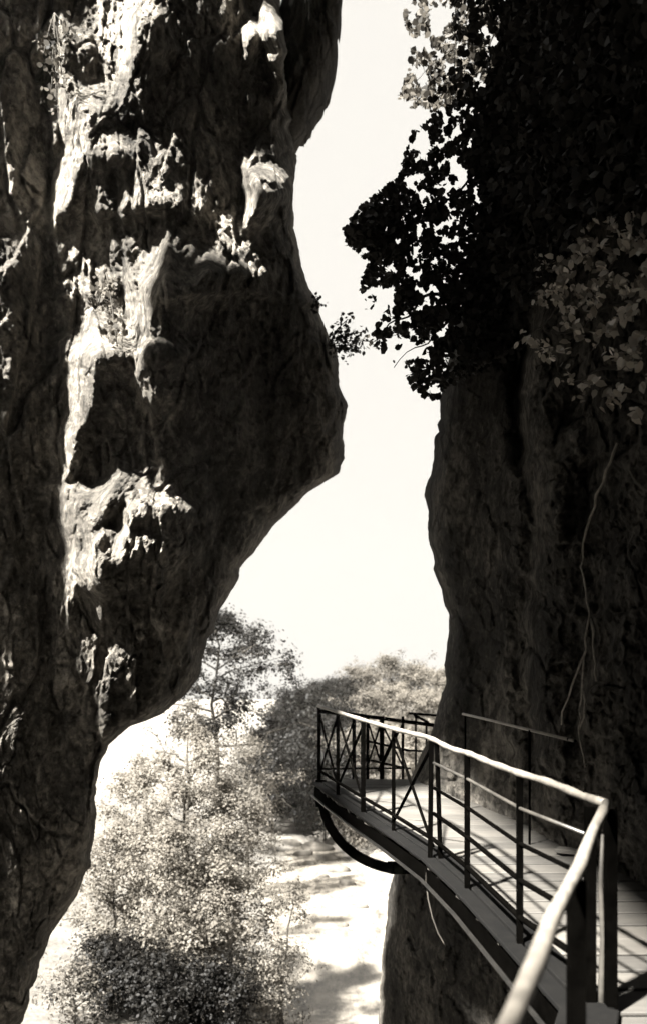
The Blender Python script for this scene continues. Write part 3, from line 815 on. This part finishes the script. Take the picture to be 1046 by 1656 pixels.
# overhanging foliage on the right cliff
def wall_d(X, Y):
    X, Y = np.asarray(X, float), np.asarray(Y, float)
    D = np.interp(X, [560, 612, 665, 720, 820, 910, 1000, 1046, 1150, 1300], [13.5, 12.3, 11.15, 9.9, 8.45, 7.05, 6.05, 5.5, 4.55, 3.6])
    return D - .9 * sstep(500, -200, Y) * sstep(760, 1000, X)
def in_poly(x, y, poly):
    p = np.array(poly, float); ins = np.zeros(len(x), bool); j = len(p) - 1
    for i in range(len(p)):
        c = ((p[i, 1] > y) != (p[j, 1] > y)) & (x < (p[j, 0] - p[i, 0]) * (y - p[i, 1]) / (p[j, 1] - p[i, 1] + 1e-9) + p[i, 0])
        ins ^= c; j = i
    return ins
def sample_poly(poly, n, seed, thr=-9, sc=30):
    r = np.random.default_rng(seed); p = np.array(poly); lo, hi = p.min(0), p.max(0); X = []; Y = []; c = 0
    while c < n:
        x = r.uniform(lo[0], hi[0], 4 * n); y = r.uniform(lo[1], hi[1], 4 * n)
        k = in_poly(x, y, poly) & (fbm(x / sc + seed, y / sc, 3) > thr)
        X.append(x[k]); Y.append(y[k]); c += k.sum()
    return np.concatenate(X)[:n], np.concatenate(Y)[:n]
def curve_line(pts, n=6):
    p = [np.array(q) for q in pts]; p = [2 * p[0] - p[1]] + p + [2 * p[-1] - p[-2]]; o = []
    for i in range(1, len(p) - 2):
        for k in range(n):
            t = k / n
            o.append(.5 * (2 * p[i] + (p[i + 1] - p[i - 1]) * t + (2 * p[i - 1] - 5 * p[i] + 4 * p[i + 1] - p[i + 2]) * t * t + (3 * p[i] - p[i - 1] - 3 * p[i + 1] + p[i + 2]) * t ** 3))
    o.append(p[-2]); ph = rng.uniform(0, 6)
    return [q + .03 * np.array([math.sin(i * .9 + ph), math.sin(i * .7), math.cos(i * 1.1 + ph)]) for i, q in enumerate(o)]
def hanging(name, label, cat, polys, d0, d1, leaf, mat, seed, limbs, face=None, kind='hex', grp=None, aspect=.85, droop=.6, holes=None):
    root = empty(name, P(*limbs[0][0], (d0 + d1) / 2 if d0 > 1 else float(wall_d(*limbs[0][0]))))
    tag(root, label, cat, grp)
    mb = MB()
    for L in limbs:
        d = (d0 + d1) / 2; r0 = .024
        pl = curve_line([P(x, y, d + .25 * math.sin(x * .05) if d0 > 1 else float(wall_d(x, y)) - .25) for x, y in L]); m = len(pl)
        mb.tube(pl, [max(.005, r0 * (1 - .9 * i / (m - 1))) for i in range(m)], 6)
    mb.build('branches', M['bark'], root, smooth=True)
    r = np.random.default_rng(seed); C = []
    for poly, n, thr, sc in polys:
        x, y = sample_poly(poly, n, seed, thr, sc)
        d = r.uniform(d0, d1, n)
        if d0 < 1: d = wall_d(x, y) - d
        C.append(np.stack([(x - CX) * d / F, d, EYE - (y - HZ) * d / F], 1))
    C = np.concatenate(C)
    if holes is not None:                                      # lacy places where the sky shows through
        px, py = CX + C[:, 0] * F / C[:, 1], HZ - (C[:, 2] - EYE) * F / C[:, 1]
        hole = in_poly(px, py, holes) & (fbm(px / 15 + 3, py / 15, 3, .6) < -.13)
        C = C[~hole]
    leaf_mesh('leaves', C, leaf, M[mat], root, .3, face, kind, aspect, seed, droop)
    return root

bright_poly = [(655, 40), (650, -60), (860, -60), (870, 60), (855, 120), (800, 150), (770, 120), (755, 160), (720, 190), (690, 192), (670, 178), (645, 160), (662, 110), (668, 70)]
hanging('overhanging_tree', 'sunlit sparse leafy tree at the top of the right cliff against the sky', 'tree',
        [(bright_poly, 3000, -.14, 22)], 13.4, 15.4, .108, 'leaf_bright', 61, [[(830, -60), (780, 40), (720, 90), (670, 130)], [(860, -60), (800, 60), (760, 130), (700, 180)]])
dark_poly = [(720, 170), (692, 195), (668, 215), (655, 245), (645, 285), (612, 310), (580, 335), (557, 370), (562, 397), (598, 420), (585, 450), (583, 470), (600, 486), (628, 462), (640, 470),
             (640, 520), (680, 560), (760, 600), (900, 560), (980, 300), (980, 60), (900, -60), (850, 40), (790, 140)]
low_poly = [(600, 545), (625, 500), (640, 470), (700, 440), (780, 480), (800, 590), (720, 625), (708, 645), (680, 640), (650, 602), (625, 570), (606, 562)]
hanging('overhanging_tree', 'dark leafy tree leaning out over the gorge in front of the right cliff', 'tree',
        [(dark_poly, 18000, -.4, 34), (low_poly, 2200, -.14, 24), ([(585, 480), (610, 478), (606, 500), (590, 502)], 8, -9, 30), ([(715, -60), (850, -60), (820, 150), (700, 200), (690, 150), (740, 100), (730, 20)], 1100, -.12, 16), ([(560, 365), (640, 320), (660, 400), (600, 420)], 1100, -.3, 20)], 8.3, 9.6, .074, 'leaf_dark', 62,
        [[(880, 120), (800, 250), (700, 330), (600, 370)], [(880, 200), (790, 350), (690, 420), (620, 430)], [(870, 330), (780, 460), (700, 540), (640, 590)], [(800, 460), (700, 480), (640, 520), (602, 556)]],
        holes=[(650, 235), (700, 190), (745, 170), (752, 560), (715, 640), (690, 640), (600, 560), (640, 470), (610, 455), (655, 330)])
# broad pale leaves of a climber on the right wall
ivy_poly = [(865, 400), (900, 420), (950, 360), (1080, 330), (1080, 640), (1000, 600), (960, 560), (905, 575), (880, 590), (860, 560), (825, 570), (850, 520), (860, 470)]
ivy_poly2 = [(890, 590), (930, 580), (1040, 620), (1060, 690), (960, 660), (905, 640)]
hanging('climbing_plant', 'climber with broad pale leaves hanging on the upper right of the cliff', 'plant',
        [(ivy_poly, 1000, .02, 18), (ivy_poly2, 80, .0, 18)], .3, .75, .066, 'leaf_ivy', 63, [[(1080, 350), (1000, 420), (920, 480), (830, 565)], [(1080, 420), (990, 500), (900, 540)], [(1060, 520), (990, 600), (900, 610)]],
        face=(0, -1.6, .3), aspect=.62, droop=1.2)
hanging('ivy', 'dense dark ivy added to blacken the top right of the cliff', 'plant',
        [([(840, -60), (1140, -60), (1140, 420), (960, 350), (900, 420), (850, 500), (780, 420), (770, 200)], 13000, -.5, 40)], .1, .7, .085, 'leaf_dark', 64, [[(1100, -60), (1000, 120), (900, 260)], [(1120, 60), (1020, 240), (960, 340)]])  # leaves added where the shaded upper rock should read black
# small plants on the left rock
def twig_plant(name, label, base, tips, n, leaf, mat, d, seed, spread=10):
    root = empty(name, P(*base, d)); tag(root, label, 'plant')
    mb = MB(); r = np.random.default_rng(seed); C = []
    for tx, ty in tips:
        mid = ((base[0] + tx) / 2, (base[1] + ty) / 2 - 6)
        mb.tube(smooth_line([P(*base, d), P(*mid, d), P(tx, ty, d)], 3), .008, 5)
        k = n // len(tips); f = r.uniform(.35, 1.05, k)
        x = base[0] + (tx - base[0]) * f + r.normal(size=k) * spread; y = base[1] + (ty - base[1]) * f + r.normal(size=k) * spread; dd = d + r.normal(size=k) * .15
        C.append(np.stack([(x - CX) * dd / F, dd, EYE - (y - HZ) * dd / F], 1))
    mb.build('stem', M['bark'], root, smooth=True)
    leaf_mesh('leaves', np.concatenate(C), leaf, M[mat], root, .3, None, 'hex', .8, seed)
twig_plant('rock_plant', 'small twiggy plant growing out of the left cliff edge towards the dark leaves', (528, 560), [(562, 516), (588, 536), (603, 552), (578, 568), (552, 552)], 320, .07, 'leaf_dark', 13.6, 71, 8)
twig_plant('rock_plant', 'tiny tuft on the brow of the left cliff', (505, 500), [(512, 478), (520, 492), (498, 484)], 50, .06, 'leaf_dark', 13.2, 72, 5)

twig_plant('rock_plant', 'sunlit sprig of leaves near the top left corner of the left cliff', (88, 20), [(70, 90), (100, 120), (92, 180), (112, 60), (84, 150)], 170, .07, 'leaf_bright', 10.55, 73, 9)
twig_plant('rock_plant', 'leafy sprig lodged in the middle of the sunlit cleft of the left cliff', (172, 440), [(160, 490), (185, 520), (178, 470), (190, 560)], 140, .07, 'leaf_mid', 10.4, 74, 8)
# hanging vine roots on the right wall
vine = empty('vine', P(998, 720, 5.6)); tag(vine, 'long pale dry vine trailing down the right cliff to the wall handrail', 'vine')
lines = [[(1000, 715), (985, 760), (962, 820), (945, 880), (938, 920), (948, 960), (952, 1000), (945, 1050), (940, 1100), (935, 1150), (938, 1190), (946, 1240)],
         [(945, 1050), (925, 1110), (905, 1170)], [(940, 1100), (948, 1150), (935, 1180)], [(952, 1000), (960, 1060), (962, 1100)]]
for L in lines:
    pl = []
    for x, y in L:
        d = float(np.interp(x, [612, 665, 720, 820, 910, 1000, 1046], [12.3, 11.15, 9.9, 8.45, 7.05, 6.05, 5.5])) - .42
        pl.append(P(x + random.uniform(-3, 3), y, d))
    pl = smooth_line(pl, 3); pl = [p + rng.normal(size=3) * .008 for p in pl]
    MB().tube(pl, [.008 * (1 - .6 * i / len(pl)) + .003 * abs(math.sin(i * 1.7)) + .001 for i in range(len(pl))], 5).build('strand', M['root'], vine, smooth=True)

# ------------------------------------------------------------------ sky, sun, camera
SUN = np.array([-.47, -.45, .76]); SUN /= np.linalg.norm(SUN)
w = bpy.data.worlds.new('World'); scene.world = w; w.use_nodes = True
nt = w.node_tree; bg = nt.nodes['Background']
sky = nt.nodes.new('ShaderNodeTexSky'); sky.sky_type = 'NISHITA'; sky.sun_disc = False
sky.sun_elevation = math.asin(SUN[2]); sky.sun_rotation = math.atan2(SUN[0], SUN[1])
sky.dust_density = 1.0; sky.air_density = 1.0
bw = nt.nodes.new('ShaderNodeRGBToBW'); nt.links.new(sky.outputs[0], bw.inputs[0])
mx = nt.nodes.new('ShaderNodeMix'); mx.data_type = 'RGBA'; mx.blend_type = 'MULTIPLY'; mx.inputs['Factor'].default_value = 1
veil = nt.nodes.new('ShaderNodeClamp'); veil.inputs['Min'].default_value = 1.18; veil.inputs['Max'].default_value = 1.28     # thin even cloud
nt.links.new(bw.outputs[0], veil.inputs['Value'])
nt.links.new(veil.outputs[0], mx.inputs['A']); mx.inputs['B'].default_value = (1, .965, .90, 1)
nt.links.new(mx.outputs['Result'], bg.inputs['Color']); bg.inputs['Strength'].default_value = .0505
sun = bpy.data.lights.new('sun', 'SUN'); sun.energy = 5; sun.angle = R(3); sun.color = (1, .97, .91)
so = bpy.data.objects.new('sun', sun); COL.objects.link(so)
so.rotation_euler = Vector(SUN).to_track_quat('Z', 'Y').to_euler()

cam = bpy.data.cameras.new('camera'); co = bpy.data.objects.new('camera', cam); COL.objects.link(co)
co.location = (0, 0, EYE); co.rotation_euler = (R(90), 0, 0)
cam.sensor_fit = 'HORIZONTAL'; cam.sensor_width = 36; cam.lens = F / 1046 * 36
cam.shift_y = (HZ - 828) / 1046
cam.dof.use_dof = True; cam.dof.focus_distance = 7.5; cam.dof.aperture_fstop = 2.4
cam.clip_end = 6000; cam.clip_start = .05
scene.camera = co
scene.view_settings.view_transform = 'Standard'; scene.view_settings.look = 'None'; scene.view_settings.exposure = 3.9; scene.view_settings.gamma = 1

# ------------------------------------------------------------------ thin summer haze in the gorge and valley
HX = [(x, y, z) for x in (-140.0, 140.0) for y in (-40.0, 160.0) for z in (-14.0, 30.0)]
HFc = [(0, 1, 3, 2), (4, 6, 7, 5), (0, 4, 5, 1), (2, 3, 7, 6), (0, 2, 6, 4), (1, 5, 7, 3)]
hm = bpy.data.materials.new('haze'); hm.use_nodes = True; hn = hm.node_tree; hn.nodes.remove(hn.nodes['Principled BSDF'])
pv = hn.nodes.new('ShaderNodeVolumePrincipled'); pv.inputs['Density'].default_value = .00016
pv.inputs['Color'].default_value = (.9, .85, .76, 1); pv.inputs['Anisotropy'].default_value = .2
hn.links.new(pv.outputs[0], hn.nodes['Material Output'].inputs['Volume'])
tag(obj('haze', np.array(HX), HFc, hm), 'thin pale summer haze filling the gorge and valley', 'haze', kind='stuff')
